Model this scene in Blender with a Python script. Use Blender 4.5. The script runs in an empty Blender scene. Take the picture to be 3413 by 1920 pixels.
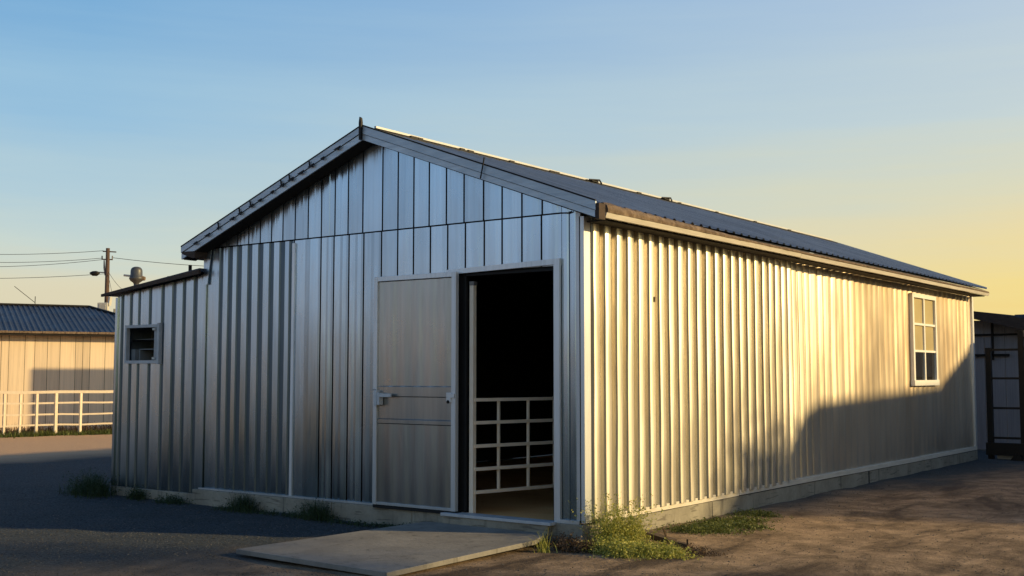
import bpy, math, random
from mathutils import Vector, Matrix, noise
random.seed(7)
sc = bpy.context.scene
col = sc.collection
R = math.radians

def lin(c):
    return tuple(((v/255)/12.92 if v/255 <= .04045 else ((v/255+.055)/1.055)**2.4) for v in c) + (1,)

# ------------------------------------------------------------------ mesh builder
class MB:
    def __init__(s): s.v=[]; s.f=[]; s.t=[]
    def poly(s, pts, tone=.5):
        n=len(s.v); s.v += [tuple(p) for p in pts]; s.f.append(tuple(range(n,n+len(pts)))); s.t.append(tone)
    def box(s, x0,x1,y0,y1,z0,z1, tone=.5):
        n=len(s.v)
        s.v += [(x,y,z) for z in (z0,z1) for x,y in ((x0,y0),(x1,y0),(x1,y1),(x0,y1))]
        s.f += [(n+3,n+2,n+1,n),(n+4,n+5,n+6,n+7)]+[(n+i,n+(i+1)%4,n+4+(i+1)%4,n+4+i) for i in range(4)]
        s.t += [tone]*6
    def prism(s, pts, off, tone=.5):
        off=Vector(off); a=[Vector(p) for p in pts]; b=[p+off for p in a]; k=len(a); n=len(s.v)
        s.v += [tuple(p) for p in a+b]
        s.f += [tuple(range(n+k-1,n-1,-1)), tuple(range(n+k,n+2*k))]+[(n+i,n+(i+1)%k,n+k+(i+1)%k,n+k+i) for i in range(k)]
        s.t += [tone]*(k+2)
    def bar(s, p0, p1, w, h, up=(0,0,1), tone=.5):
        p0=Vector(p0); p1=Vector(p1); d=(p1-p0).normalized(); u=Vector(up)
        if abs(d.dot(u))>.98: u=Vector((1,0,0))
        a=d.cross(u).normalized(); b=a.cross(d).normalized()
        q=[a*w/2*i+b*h/2*j for i,j in ((-1,-1),(1,-1),(1,1),(-1,1))]
        s.prism([p0+x for x in q], p1-p0, tone)
    def tube(s, pts, r, n=10, tone=.5, cap=True):
        pts=[Vector(p) for p in pts]; rr = r if isinstance(r,(list,tuple)) else [r]*len(pts)
        base=len(s.v); prev=None
        for i,p in enumerate(pts):
            d=(pts[min(i+1,len(pts)-1)]-pts[max(i-1,0)]).normalized()
            if prev is None:
                a=d.orthogonal().normalized()
            else:
                a=(prev-d*prev.dot(d)).normalized()
            prev=a; b=d.cross(a)
            for k in range(n):
                t=2*math.pi*k/n; s.v.append(tuple(p+(a*math.cos(t)+b*math.sin(t))*rr[i]))
        for i in range(len(pts)-1):
            for k in range(n):
                s.f.append((base+i*n+k, base+i*n+(k+1)%n, base+(i+1)*n+(k+1)%n, base+(i+1)*n+k)); s.t.append(tone)
        if cap:
            s.f.append(tuple(base+k for k in range(n-1,-1,-1))); s.t.append(tone)
            e=base+(len(pts)-1)*n; s.f.append(tuple(e+k for k in range(n))); s.t.append(tone)
    def lathe(s, prof, c=(0,0), n=24, tone=.5):
        base=len(s.v)
        for r,z in prof:
            for k in range(n):
                t=2*math.pi*k/n; s.v.append((c[0]+r*math.cos(t), c[1]+r*math.sin(t), z))
        for i in range(len(prof)-1):
            for k in range(n):
                s.f.append((base+i*n+k, base+i*n+(k+1)%n, base+(i+1)*n+(k+1)%n, base+(i+1)*n+k)); s.t.append(tone)
    def build(s, name, mat, parent=None, smooth=False, bevel=0):
        me=bpy.data.meshes.new(name); me.from_pydata(s.v,[],s.f); me.materials.append(mat)
        a=me.attributes.new('tone','FLOAT','FACE'); a.data.foreach_set('value', s.t)
        if smooth: me.polygons.foreach_set('use_smooth',[True]*len(me.polygons))
        me.update(); o=bpy.data.objects.new(name,me); col.objects.link(o)
        if parent:
            o.parent=parent; o.matrix_parent_inverse=parent.matrix_basis.inverted()
        if bevel:
            b=o.modifiers.new('bevel','BEVEL'); b.width=bevel; b.segments=2; b.limit_method='ANGLE'
        return o

def tag(o,label=None,cat=None,group=None,kind=None):
    if label: o['label']=label
    if cat: o['category']=cat
    if group: o['group']=group
    if kind: o['kind']=kind
    return o
def empty(name,loc,label,cat,group=None):
    o=bpy.data.objects.new(name,None); o.location=loc; o.empty_display_size=.2; col.objects.link(o)
    bpy.context.view_layer.update()
    return tag(o,label,cat,group)

# ------------------------------------------------------------------ materials
def newmat(name):
    m=bpy.data.materials.new(name); m.use_nodes=True; nt=m.node_tree; b=nt.nodes['Principled BSDF']
    return m,nt,b
def N(nt,t,**k):
    n=nt.nodes.new(t)
    for a,v in k.items(): setattr(n,a,v)
    return n
def math_(nt,op,a,b=None,c=None,clamp=False):
    n=N(nt,'ShaderNodeMath',operation=op); n.use_clamp=clamp
    for i,x in enumerate((a,b,c)):
        if x is None: continue
        if isinstance(x,(int,float)): n.inputs[i].default_value=x
        else: nt.links.new(x,n.inputs[i])
    return n.outputs[0]
def noise_(nt,scale,detail=3,rough=.55,vec=(1,1,1),dist=0,loc=(0,0,0)):
    tc=N(nt,'ShaderNodeTexCoord'); mp=N(nt,'ShaderNodeMapping'); mp.inputs['Scale'].default_value=vec; mp.inputs['Location'].default_value=loc
    nt.links.new(tc.outputs['Object'],mp.inputs[0]); n=N(nt,'ShaderNodeTexNoise'); n.inputs['Scale'].default_value=scale
    n.inputs['Detail'].default_value=detail; n.inputs['Roughness'].default_value=rough; n.inputs['Distortion'].default_value=dist
    nt.links.new(mp.outputs[0],n.inputs['Vector']); return n.outputs['Fac']
def rng(nt,x,a,b,c,d):
    n=N(nt,'ShaderNodeMapRange'); nt.links.new(x,n.inputs[0])
    for i,v in enumerate((a,b,c,d)): n.inputs[i+1].default_value=v
    return n.outputs[0]
def mixc(nt,f,a,b,mode='MIX'):
    n=N(nt,'ShaderNodeMix',data_type='RGBA',blend_type=mode)
    for s,x in ((n.inputs[0],f),(n.inputs[6],a),(n.inputs[7],b)):
        if isinstance(x,(int,float)): s.default_value=x
        elif isinstance(x,tuple): s.default_value=x
        else: nt.links.new(x,s)
    return n.outputs[2]
def bump(nt,b,h,strength,dist):
    n=N(nt,'ShaderNodeBump'); n.inputs['Strength'].default_value=strength; n.inputs['Distance'].default_value=dist
    nt.links.new(h,n.inputs['Height']); nt.links.new(n.outputs[0],b.inputs['Normal'])

def sheet_metal(name, base, metallic=.6, rough=.38, streak=.25, stretch=(14,14,.35), dirt=(.10,.08,.06), dirt_amt=.25, wave=.25, tone_amt=.35):
    m,nt,b=newmat(name)
    s1=noise_(nt,3.0,5,.6,stretch); s2=noise_(nt,1.3,3,.5,(1,1,.6)); s3=noise_(nt,10,3,.6,(3,3,.2),loc=(5,2,1))
    at=N(nt,'ShaderNodeAttribute',attribute_name='tone')
    k=math_(nt,'MULTIPLY',rng(nt,s1,.3,.7,1-streak,1+streak), rng(nt,at.outputs['Fac'],0,1,1-tone_amt,1+tone_amt))
    bc=N(nt,'ShaderNodeVectorMath',operation='SCALE'); bc.inputs[0].default_value=base; nt.links.new(k,bc.inputs['Scale'])
    d=math_(nt,'MULTIPLY',rng(nt,s3,.5,.75,0,1),rng(nt,s2,.4,.7,.2,1)); d=math_(nt,'MULTIPLY',d,dirt_amt,clamp=True)
    nt.links.new(mixc(nt,d,bc.outputs[0],dirt+(1,)),b.inputs['Base Color'])
    nt.links.new(math_(nt,'ADD',rng(nt,s2,.3,.7,-.06,.08),rough),b.inputs['Roughness'])
    b.inputs['Metallic'].default_value=metallic
    w=noise_(nt,1.6,3,.5,(3.2,3.2,.28),loc=(1,7,3)); bump(nt,b,w,wave,.05)
    return m
def rough_mat(name, c1, c2, scale=8, rough=.8, bumps=.4, bd=.01, detail=6, metallic=0, vec=(1,1,1), tone_amt=.25):
    m,nt,b=newmat(name); n=noise_(nt,scale,detail,.6,vec)
    at=N(nt,'ShaderNodeAttribute',attribute_name='tone')
    c=mixc(nt,rng(nt,n,.3,.7,0,1),c1+(1,),c2+(1,))
    v=N(nt,'ShaderNodeVectorMath',operation='SCALE'); nt.links.new(c,v.inputs[0]); nt.links.new(rng(nt,at.outputs['Fac'],0,1,1-tone_amt,1+tone_amt),v.inputs['Scale'])
    nt.links.new(v.outputs[0],b.inputs['Base Color'])
    b.inputs['Roughness'].default_value=rough; b.inputs['Metallic'].default_value=metallic
    bump(nt,b,noise_(nt,scale*4,4,.6,vec),bumps,bd)
    return m

M={}
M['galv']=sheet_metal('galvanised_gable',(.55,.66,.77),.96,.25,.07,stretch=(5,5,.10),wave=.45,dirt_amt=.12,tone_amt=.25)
M['groove']=rough_mat('dull_groove',(.12,.165,.20),(.17,.22,.265),4,.42,.1,metallic=.85,vec=(3,3,.4))  # darker than the pans: recess shade put into the colour
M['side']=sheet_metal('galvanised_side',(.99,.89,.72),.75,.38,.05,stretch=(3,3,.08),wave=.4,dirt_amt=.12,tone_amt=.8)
def side_shading(m):  # golden light far along and cool shade at the foot, put into the colour
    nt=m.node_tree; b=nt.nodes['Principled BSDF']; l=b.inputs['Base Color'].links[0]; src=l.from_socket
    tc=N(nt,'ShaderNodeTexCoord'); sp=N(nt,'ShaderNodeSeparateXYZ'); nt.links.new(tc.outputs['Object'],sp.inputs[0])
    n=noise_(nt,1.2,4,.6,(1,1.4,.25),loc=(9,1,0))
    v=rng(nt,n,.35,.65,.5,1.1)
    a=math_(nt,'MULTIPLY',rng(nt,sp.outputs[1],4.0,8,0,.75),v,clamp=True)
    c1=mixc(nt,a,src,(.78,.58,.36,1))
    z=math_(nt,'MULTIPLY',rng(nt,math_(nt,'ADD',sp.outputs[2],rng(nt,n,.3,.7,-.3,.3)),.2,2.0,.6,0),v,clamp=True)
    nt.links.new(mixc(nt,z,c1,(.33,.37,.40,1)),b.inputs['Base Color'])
side_shading(M['side'])
def foot_shade(m,c,z1,amt):  # darkens towards the base: dim ground reflection put into the colour
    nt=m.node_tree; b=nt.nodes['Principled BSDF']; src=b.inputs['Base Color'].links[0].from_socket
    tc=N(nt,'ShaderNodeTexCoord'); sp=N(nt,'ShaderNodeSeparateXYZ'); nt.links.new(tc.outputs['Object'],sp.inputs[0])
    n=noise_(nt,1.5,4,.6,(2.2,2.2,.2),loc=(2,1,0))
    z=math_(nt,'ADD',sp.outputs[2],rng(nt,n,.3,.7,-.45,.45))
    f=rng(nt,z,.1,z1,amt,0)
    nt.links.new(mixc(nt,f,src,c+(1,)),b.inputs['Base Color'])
foot_shade(M['galv'],(.065,.12,.155),2.2,.88); foot_shade(M['groove'],(.04,.06,.07),1.9,.6)
M['trim']=sheet_metal('bright_trim',(.84,.85,.87),.35,.40,.05,wave=.1,dirt_amt=.25)
M['door']=sheet_metal('door_sheet',(.50,.50,.48),.88,.30,.07,stretch=(6,6,.3),wave=.35)
M['gap']=rough_mat('dark_gap',(.006,.007,.009),(.012,.012,.013),5,.8,.1)
M['rake']=rough_mat('grey_fascia_boards',(.40,.46,.52),(.58,.64,.70),3,.45,.35,.006,vec=(1,1,8),metallic=.4)
foot_shade(M['door'],(.12,.145,.155),2.1,.7)
M['roof']=sheet_metal('dark_roof_sheet',(.27,.31,.36),.55,.42,.25,stretch=(.5,20,.5),wave=.2,dirt_amt=.3)
M['roof2']=sheet_metal('blue_grey_roof',(.04,.055,.09),.25,.55,.35,stretch=(3,3,3),wave=.2)
M['cap']=rough_mat('white_ridge_halo',(.52,.53,.54),(.62,.62,.6),4,.35,.1,metallic=.1)  # strip colour imitating the bright halo along the ridge
M['cream']=rough_mat('cream_board',(.50,.46,.39),(.66,.61,.53),5,.6,.3,.004,vec=(3,.6,6))
M['rust']=rough_mat('rusty_gutter_lip',(.10,.06,.035),(.26,.19,.13),14,.85,.8,.02)
M['wood']=rough_mat('dark_brown_timber',(.045,.028,.02),(.09,.055,.038),9,.8,.4,.01,vec=(1,1,3))
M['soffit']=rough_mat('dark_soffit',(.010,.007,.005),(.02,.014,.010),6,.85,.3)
M['siren']=rough_mat('dark_grey_siren',(.07,.075,.08),(.11,.11,.115),4,.45,.1,metallic=.4)
M['black']=rough_mat('black_steel',(.004,.0035,.003),(.009,.007,.006),12,.6,.3,.003,metallic=.3)
M['paint']=rough_mat('cream_pipe_paint',(.64,.53,.40),(.76,.64,.50),12,.45,.1,.002)
foot_shade(M['trim'],(.22,.25,.26),2.2,.6)
#
M['winframe']=rough_mat('white_window_paint',(.80,.78,.72),(.88,.86,.80),9,.5,.1,.002)
M['gatepaint']=rough_mat('white_gate_paint',(.90,.76,.60),(.95,.84,.70),12,.4,.1,.002)
M['bluepaint']=rough_mat('weathered_trim',(.42,.44,.47),(.54,.56,.58),9,.55,.2,.003)
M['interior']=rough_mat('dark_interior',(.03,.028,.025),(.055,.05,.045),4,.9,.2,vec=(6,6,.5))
M['pole']=rough_mat('brown_pole',(.07,.04,.028),(.13,.08,.055),4,.85,.4,.02,vec=(6,6,.6))
M['greymetal']=rough_mat('grey_metal',(.16,.16,.16),(.26,.25,.24),4,.5,.1,metallic=.3)
M['boxpaint']=rough_mat('pale_enclosure',(.45,.45,.42),(.55,.54,.5),5,.6,.1)
M['tan']=sheet_metal('tan_board_wall',(.80,.63,.44),0.0,.65,.12,stretch=(5,5,.12),wave=.05,dirt_amt=.2,tone_amt=.3)
M['greywall']=sheet_metal('grey_panel_wall',(.34,.32,.34),.15,.55,.15,wave=.2)
M['white']=rough_mat('white_block',(.4,.4,.38),(.52,.5,.47),6,.8,.3)
M['wire']=rough_mat('wire',(.02,.02,.02),(.03,.03,.03),5,.6,0)
def concrete(name,c1,c2,course=False):
    m,nt,b=newmat(name); n=noise_(nt,2.2,8,.65); f=noise_(nt,22,6,.7); st=noise_(nt,4,4,.6,(2.5,2.5,.35),loc=(3,3,3))
    c=mixc(nt,rng(nt,n,.35,.65,0,1),c1+(1,),c2+(1,)); c=mixc(nt,rng(nt,st,.58,.72,0,.6),c,(.05,.048,.04,1)); c=mixc(nt,rng(nt,f,.3,.8,0,.35),c,(.1,.09,.08,1))
    if course:
        h=noise_(nt,3,3,.5,(1,1,9),dist=.4); c=mixc(nt,rng(nt,h,.60,.66,0,.5),c,(.05,.04,.03,1))
    nt.links.new(c,b.inputs['Base Color']); b.inputs['Roughness'].default_value=.85
    bump(nt,b,f,.5,.01); return m
M['found']=concrete('weathered_concrete',(.24,.22,.175),(.37,.345,.28),True)
M['slab']=concrete('ramp_concrete',(.20,.19,.175),(.30,.285,.26))

def glass_mat(name,base,rough=.08):
    m,nt,b=newmat(name); n=noise_(nt,1.5,3,.5)
    nt.links.new(mixc(nt,n,base+(1,),tuple(v*1.5 for v in base)+(1,)),b.inputs['Base Color'])
    b.inputs['Roughness'].default_value=rough; b.inputs['IOR'].default_value=1.5; b.inputs['Specular IOR Level'].default_value=.7
    bump(nt,b,noise_(nt,2.5,2,.5),.15,.02); return m
M['glass']=glass_mat('window_pane',(.02,.018,.015))
M['gold_reflect']=glass_mat('gold_reflection_pane',(.42,.34,.18),.2)  # upper panes: gold sky reflection put into the base colour
def leaf_mat(name,c1,c2,tr=.25):
    m,nt,b=newmat(name); at=N(nt,'ShaderNodeAttribute',attribute_name='tone')
    nt.links.new(mixc(nt,at.outputs['Fac'],c1+(1,),c2+(1,)),b.inputs['Base Color']); b.inputs['Roughness'].default_value=.6
    t=N(nt,'ShaderNodeBsdfTranslucent'); nt.links.new(mixc(nt,at.outputs['Fac'],c1+(1,),c2+(1,)),t.inputs[0])
    mx=N(nt,'ShaderNodeMixShader'); mx.inputs[0].default_value=tr
    nt.links.new(b.outputs[0],mx.inputs[1]); nt.links.new(t.outputs[0],mx.inputs[2]); nt.links.new(mx.outputs[0],nt.nodes['Material Output'].inputs[0]); return m
M['weed']=leaf_mat('weed_green',(.045,.075,.015),(.16,.18,.04),.3)
M['weed_gold']=leaf_mat('weed_yellow_green',(.17,.22,.03),(.60,.56,.15),.35)
M['weed_dark']=leaf_mat('weed_dark_green',(.015,.035,.012),(.04,.075,.022),.2)
M['fgrass']=leaf_mat('fence_grass_green',(.08,.12,.03),(.26,.28,.08),.3)
M['dry']=leaf_mat('dry_brush',(.05,.03,.018),(.14,.09,.05),.2)
M['leaf']=leaf_mat('tree_leaf',(.03,.05,.015),(.08,.11,.03),.2)

# ground: dirt / gravel
def ground_mat():
    m,nt,b=newmat('dirt_and_gravel')
    big=noise_(nt,.35,5,.6,(1,1,1)); med=noise_(nt,2.2,7,.68,(1,1,1)); fine=noise_(nt,38,5,.75)
    tc=N(nt,'ShaderNodeTexCoord'); sp=N(nt,'ShaderNodeSeparateXYZ'); nt.links.new(tc.outputs['Object'],sp.inputs[0])
    rut=noise_(nt,1.4,6,.65,(1.0,.28,1),dist=.6)
    dirt=mixc(nt,rng(nt,med,.32,.68,0,1),(.125,.087,.056,1),(.50,.36,.24,1))
    dirt=mixc(nt,rng(nt,rut,.50,.62,0,.85),dirt,(.075,.052,.038,1))
    grav=mixc(nt,rng(nt,fine,.35,.65,0,1),(.008,.013,.017,1),(.125,.145,.16,1))
    grav=mixc(nt,rng(nt,med,.5,.7,0,.45),grav,(.045,.05,.045,1))
    # gravel lies in front of the gable and out to the left; dirt elsewhere and near the far lane
    e=math_(nt,'ADD',math_(nt,'MULTIPLY',sp.outputs[0],-1.0), math_(nt,'MULTIPLY',sp.outputs[1],.25))
    e=math_(nt,'MAXIMUM',e,rng(nt,sp.outputs[1],-9,-6,4,-4)); e=math_(nt,'ADD',e,rng(nt,big,.2,.8,-1.6,1.6)); g=rng(nt,e,.4,2.0,0,1)
    far=rng(nt,sp.outputs[0],-15.2,-13.4,1,0); g=math_(nt,'MULTIPLY',g,math_(nt,'SUBTRACT',1.0,far))
    c=mixc(nt,g,dirt,grav)
    fardirt=mixc(nt,rng(nt,fine,.3,.7,0,1),(.46,.29,.17,1),(.92,.60,.37,1))
    c=mixc(nt,far,c,fardirt)
    nt.links.new(mixc(nt,rng(nt,fine,.3,.75,.0,.35),c,(.02,.018,.016,1)),b.inputs['Base Color'])
    b.inputs['Roughness'].default_value=.95; b.inputs['Specular IOR Level'].default_value=.2
    h=math_(nt,'ADD',math_(nt,'MULTIPLY',fine,.5),math_(nt,'ADD',math_(nt,'MULTIPLY',med,.9),math_(nt,'MULTIPLY',noise_(nt,11,5,.7),.7)))
    bump(nt,b,h,.85,.035); return m
M['ground']=ground_mat()

# ------------------------------------------------------------------ ground sheet
def axis(lo,hi,step,far):
    a=[]; x=lo
    while x<=hi: a.append(x); x+=step
    s=step; x=hi
    while x<far: s*=1.5; x+=s; a.append(x)
    s=step; x=lo; b=[]
    while x>-far: s*=1.5; x-=s; b.append(x)
    return b[::-1]+a
def gh(x,y):
    h=.020*(noise.noise(Vector((x*.9,y*.9,0))))+.010*noise.noise(Vector((x*3.1,y*3.1,4)))
    return h-.006
xs=axis(-9,9,.14,700); ys=axis(-8,15,.14,700)
g=MB()
for y in ys:
    for x in xs:
        near = 1 if (-60<x<60 and -60<y<60) else 0
        g.v.append((x,y,gh(x,y)*near))
nx=len(xs)
for j in range(len(ys)-1):
    for i in range(nx-1):
        g.f.append((j*nx+i,j*nx+i+1,(j+1)*nx+i+1,(j+1)*nx+i)); g.t.append(.5)
tag(g.build('ground',M['ground'],smooth=True),kind='structure')

# ------------------------------------------------------------------ barn
XL,XR,XM=-5.62,0.0,-2.72      # left wall, right wall, ridge
L=13.45; ZF=.19
SL=.365; ZR=4.31               # roof pitch and ridge height
def zt(x): return ZR-SL*abs(x-XM)
barn=empty('metal_barn',(-2.8,6.7,0),'large corrugated galvanised steel barn with a gable roof, open doorway and sunlit long side','barn')
LABEL={}
UP=[-5.60,-5.41,-5.24,-5.04,-4.83,-4.62,-4.42,-4.22,-4.01,-3.79,-3.57,-3.35,-3.14,-2.91,-2.61,-2.38,-2.15,-1.93,-1.69,-1.45,-1.19,-.95,-.70,-.45,-.21]
LO=[-4.02,-3.57,-3.36,-3.12,-2.89,-2.62,-2.38,-2.15,-1.91,-1.67,-1.43,-1.18,-.95,-.70,-.46,-.21]
SEAM=3.175
# solid dark body behind the sheets (closes the gaps), with the doorway left open
bk=MB()
bk.box(XL+.03,-1.42,.03,.05,ZF,SEAM,.5); bk.box(-.28,-.02,.03,.05,ZF,SEAM,.5); bk.box(-1.42,-.28,.03,.05,2.62,SEAM,.5)
bk.prism([(XL+.03,.03,SEAM),(-.02,.03,SEAM),(-.02,.03,zt(-.02)-.12),(XM,.03,ZR-.12),(XL+.03,.03,zt(XL)-.12)],(0,.02,0))
bk.build('wall_backing',M['gap'],barn)
# upper gable panels
up=MB()
gapw=.021
def panel(mb,x0,x1,zb0,zb1,zt0,zt1,y=0,th=.012,tone=.5,lip=.010):
    # flat pan with small turned-back edges; bottoms/tops may slope
    xm0,xm1=x0+lip,x1-lip
    def Z(a,b,x): return a+(b-a)*(x-x0)/(x1-x0)
    pts=[(x0,y+.018),(xm0,y),(xm1,y),(x1,y+.018)]
    for (xa,ya),(xb,yb) in zip(pts[:-1],pts[1:]):
        mb.poly([(xa,ya,Z(zb0,zb1,xa)),(xb,yb,Z(zb0,zb1,xb)),(xb,yb,Z(zt0,zt1,xb)),(xa,ya,Z(zt0,zt1,xa))],tone)
def up_edges():
    e=UP+[-.07]
    for a,b in zip(e[:-1],e[1:]):
        yield a+gapw/2,b-gapw/2
for a,b in up_edges():
    t=random.uniform(.3,.7)
    # each pan made of 3 subtly folded facets for vertical light variation
    cuts=[a]+sorted(random.uniform(a+.03,b-.03) for _ in range(2))+[b]
    ins=random.uniform(.001,.004)
    if a<XM<b:
        up.poly([(a,.0,SEAM+.008),(b,.0,SEAM+.008),(b,.0,zt(b)-.05),(XM,.0,ZR-.05),(a,.0,zt(a)-.05)],t)
    else:
        ys_=[0,-ins,-ins*.4,0]
        for i in range(3):
            x0,x1=cuts[i],cuts[i+1]
            up.poly([(x0,ys_[i],SEAM+.008),(x1,ys_[i+1],SEAM+.008),(x1,ys_[i+1],zt(x1)-.05),(x0,ys_[i],zt(x0)-.05)],t+random.uniform(-.1,.1))
        up.poly([(a,0,SEAM+.008),(a,0,zt(a)-.05),(a,.02,zt(a)-.05),(a,.02,SEAM+.008)],t)
        up.poly([(b,0,SEAM+.008),(b,.02,SEAM+.008),(b,.02,zt(b)-.05),(b,0,zt(b)-.05)],t)
up.build('gable_cladding',M['galv'],barn)
# lower cladding to the door head height and below it
lo=MB()
for a,b in zip(LO[:-1],LO[1:]):
    a+=gapw/2; b-=gapw/2; t=random.uniform(.35,.75)
    zb = ZF+.01 if b<-2.60 else 2.66
    if b<-2.60:
        # long pans running to the floor with soft folds
        k=[a,a+.05,a+(b-a)*.42,a+(b-a)*.62,b-.03,b]; yy=[0,-.010,-.004,-.013,-.005,0]
        for i in range(5):
            nseg=8
            for j in range(nseg):
                z0=zb+(SEAM-.008-zb)*j/nseg; z1=zb+(SEAM-.008-zb)*(j+1)/nseg
                f0=1-.75*max(0,(z0-2.2)); f1=1-.75*max(0,(z1-2.2))
                lo.poly([(k[i],yy[i]*f0,z0),(k[i+1],yy[i+1]*f0,z0),(k[i+1],yy[i+1]*f1,z1),(k[i],yy[i]*f1,z1)],(t+.05,t,.12,t+.03,.2)[i])
    else:
        m1=a+(b-a)*random.uniform(.25,.45); m2=a+(b-a)*random.uniform(.6,.8); yy=[0,-.004,-.001,0]
        for i,(x0,x1) in enumerate(zip((a,m1,m2),(m1,m2,b))):
            lo.poly([(x0,yy[i],zb),(x1,yy[i+1],zb),(x1,yy[i+1],SEAM-.008),(x0,yy[i],SEAM-.008)],t+random.uniform(-.1,.1))
# pans right of the doorway
GRS={}
q=MB(); q.box(-.222,-.04,.004,.012,ZF+.01,3.28,.5); q.build('panel_groove',M['groove'],barn)
for a,b in ((-.215,-.135),(-.120,-.045)):
    for i,(x0,x1,y0,y1) in enumerate(((a,a+.02,0,-.003),(a+.02,b-.02,-.003,-.004),(b-.02,b,-.004,0))):
        lo.poly([(x0,y0,ZF+.01),(x1,y1,ZF+.01),(x1,y1,3.28),(x0,y0,3.28)],.5+.1*i)
# ribbed region on the left: recessed dark channels between pans
ST=[(-5.368,-5.308),(-5.203,-5.128),(-5.039,-4.959),(-4.842,-4.77),(-4.648,-4.569),(-4.45,-4.38),(-4.269,-4.186),(-4.10,-4.04)]

def ribbed(mb,x0,x1,chs,z0,z1f,y=0,d=.014,hole=None,seg=9,wob=.006,seed=0):
    """vertical pans with recessed channels chs; z1f(x) top; hole=(xa,xb,za,zb)"""
    prof=[(x0,0,.5)]
    for k,(a,b) in enumerate(chs):
        t=random.uniform(.38,.68)
        prof+= [(a-.008,0,t),(a+.006,d,.2),(b-.006,d,.16),(b+.010,0,.25)]
    prof.append((x1,0,.5))
    if hole:
        ha,hb=hole[:2]
        def yat(x):
            for p,q in zip(prof[:-1],prof[1:]):
                if p[0]<=x<=q[0]: 
                    f=(x-p[0])/max(1e-6,q[0]-p[0]); return p[1]+(q[1]-p[1])*f,q[2]
            return 0,.5
        for h in (ha,hb):
            yy,t=yat(h); prof.append((h,yy,t))
        prof.sort(key=lambda p:p[0])
    for i,(p,q) in enumerate(zip(prof[:-1],prof[1:])):
        zs=[(z0,None)]
        spans=[(z0,'top')]
        if hole and p[0]>=hole[0]-1e-6 and q[0]<=hole[1]+1e-6: spans=[(z0,hole[2]),(hole[3],'top')]
        for za,zb in spans:
            for j in range(seg):
                def P(pt,f):
                    top=z1f(pt[0]) if zb=='top' else zb
                    z=za+(top-za)*f
                    w=noise.noise(Vector((pt[0]*3+seed,z*.9,seed)))*wob if not hole else 0
                    return (pt[0]+w, y+pt[1], z)
                f0,f1=j/seg,(j+1)/seg
                (GRS.setdefault((za,min(range(len(chs)),key=lambda k:abs((chs[k][0]+chs[k][1])/2-(p[0]+q[0])/2))),MB()) if (p[1]>.001 or q[1]>.001) else mb).poly([P(p,f0),P(q,f0),P(q,f1),P(p,f1)], max(p[2],q[2]))
ribbed(lo,XL+.03,-4.035,ST,ZF+.01,lambda x:SEAM-.008)
lo.build('gable_lower_cladding',M['galv'],barn); [g_.build('panel_groove',M['groove'],barn) for g_ in GRS.values()]; GRS.clear()
# joints
tr=MB(); tr.box(-4.032,-3.99,-.022,.0,ZF+.01,SEAM-.04,.75); tr.build('joint_strip',M['trim'],barn)
# gable trims
tr=MB(); tr.box(XL-.03,XL+.02,-.02,.03,ZF,3.22,.4); tr.build('corner_trim',M['galv'],barn)
tr=MB(); tr.prism([(XL+.05,-.021,3.21),(XL+.13,-.021,3.21),(XL+.055,-.021,2.72),(XL-.0,-.021,2.72)],(0,-.006,0),.6)
tr.build('loose_flashing',M['galv'],barn)
tr=MB(); tr.box(-.04,.012,-.022,.0,ZF,3.27,.45); tr.box(.0,.055,-.022,.09,ZF,3.12,.7); tr.build('corner_trim',M['trim'],barn)
tr=MB(); tr.box(XL-.02,-2.66,-.045,.02,ZF-.010,ZF+.010,.3); tr.build('gable_base_flashing',M['trim'],barn)
tr=MB(); tr.box(-.22,.0,-.045,.0,ZF-.012,ZF+.022,.4); tr.build('gable_base_flashing',M['trim'],barn)
# side wall, deep ribs fading to shallow along the length; window hole
WY0,WY1,WZ0,WZ1=9.86,11.08,1.50,2.90
sd=MB(); y=.09; k=0; pitch=.214
prof=[]
rs=random.Random(3)
while y<L-.1:
    pt=pitch*rs.uniform(.95,1.05); k=max(0,min(1,(y-4.0)/2.6)); dd=.078*(1-k)+.020*k
    if y>5.5: pt*=rs.uniform(.8,1.35)
    if y>5.0: dd*=.55+.75*(.5+.5*math.sin(y*2.1))*rs.uniform(.6,1.2)
    # rib: steep lip towards the front gable and flat crown near it, relaxing to a shallow wave farther along
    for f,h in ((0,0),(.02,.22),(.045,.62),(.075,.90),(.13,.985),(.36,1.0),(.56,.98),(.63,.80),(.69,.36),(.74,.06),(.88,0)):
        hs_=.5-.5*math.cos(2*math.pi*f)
        tt=.05+.45*k if f<.06 else (.55 if f<.6 else .45)  # lip faces toned darker: their shade is put into the colour
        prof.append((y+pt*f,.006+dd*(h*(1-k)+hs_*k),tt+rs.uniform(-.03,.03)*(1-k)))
    y+=pt
prof.append((L,.006,.5))
def side_x_at(yv):
    for p,q in zip(prof[:-1],prof[1:]):
        if p[0]<=yv<=q[0]:
            f=(yv-p[0])/max(1e-6,q[0]-p[0]); return p[1]+(q[1]-p[1])*f
    return 0
pp=prof+[(WY0,side_x_at(WY0),.5),(WY1,side_x_at(WY1),.5)]; pp.sort(key=lambda p:p[0])
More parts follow.
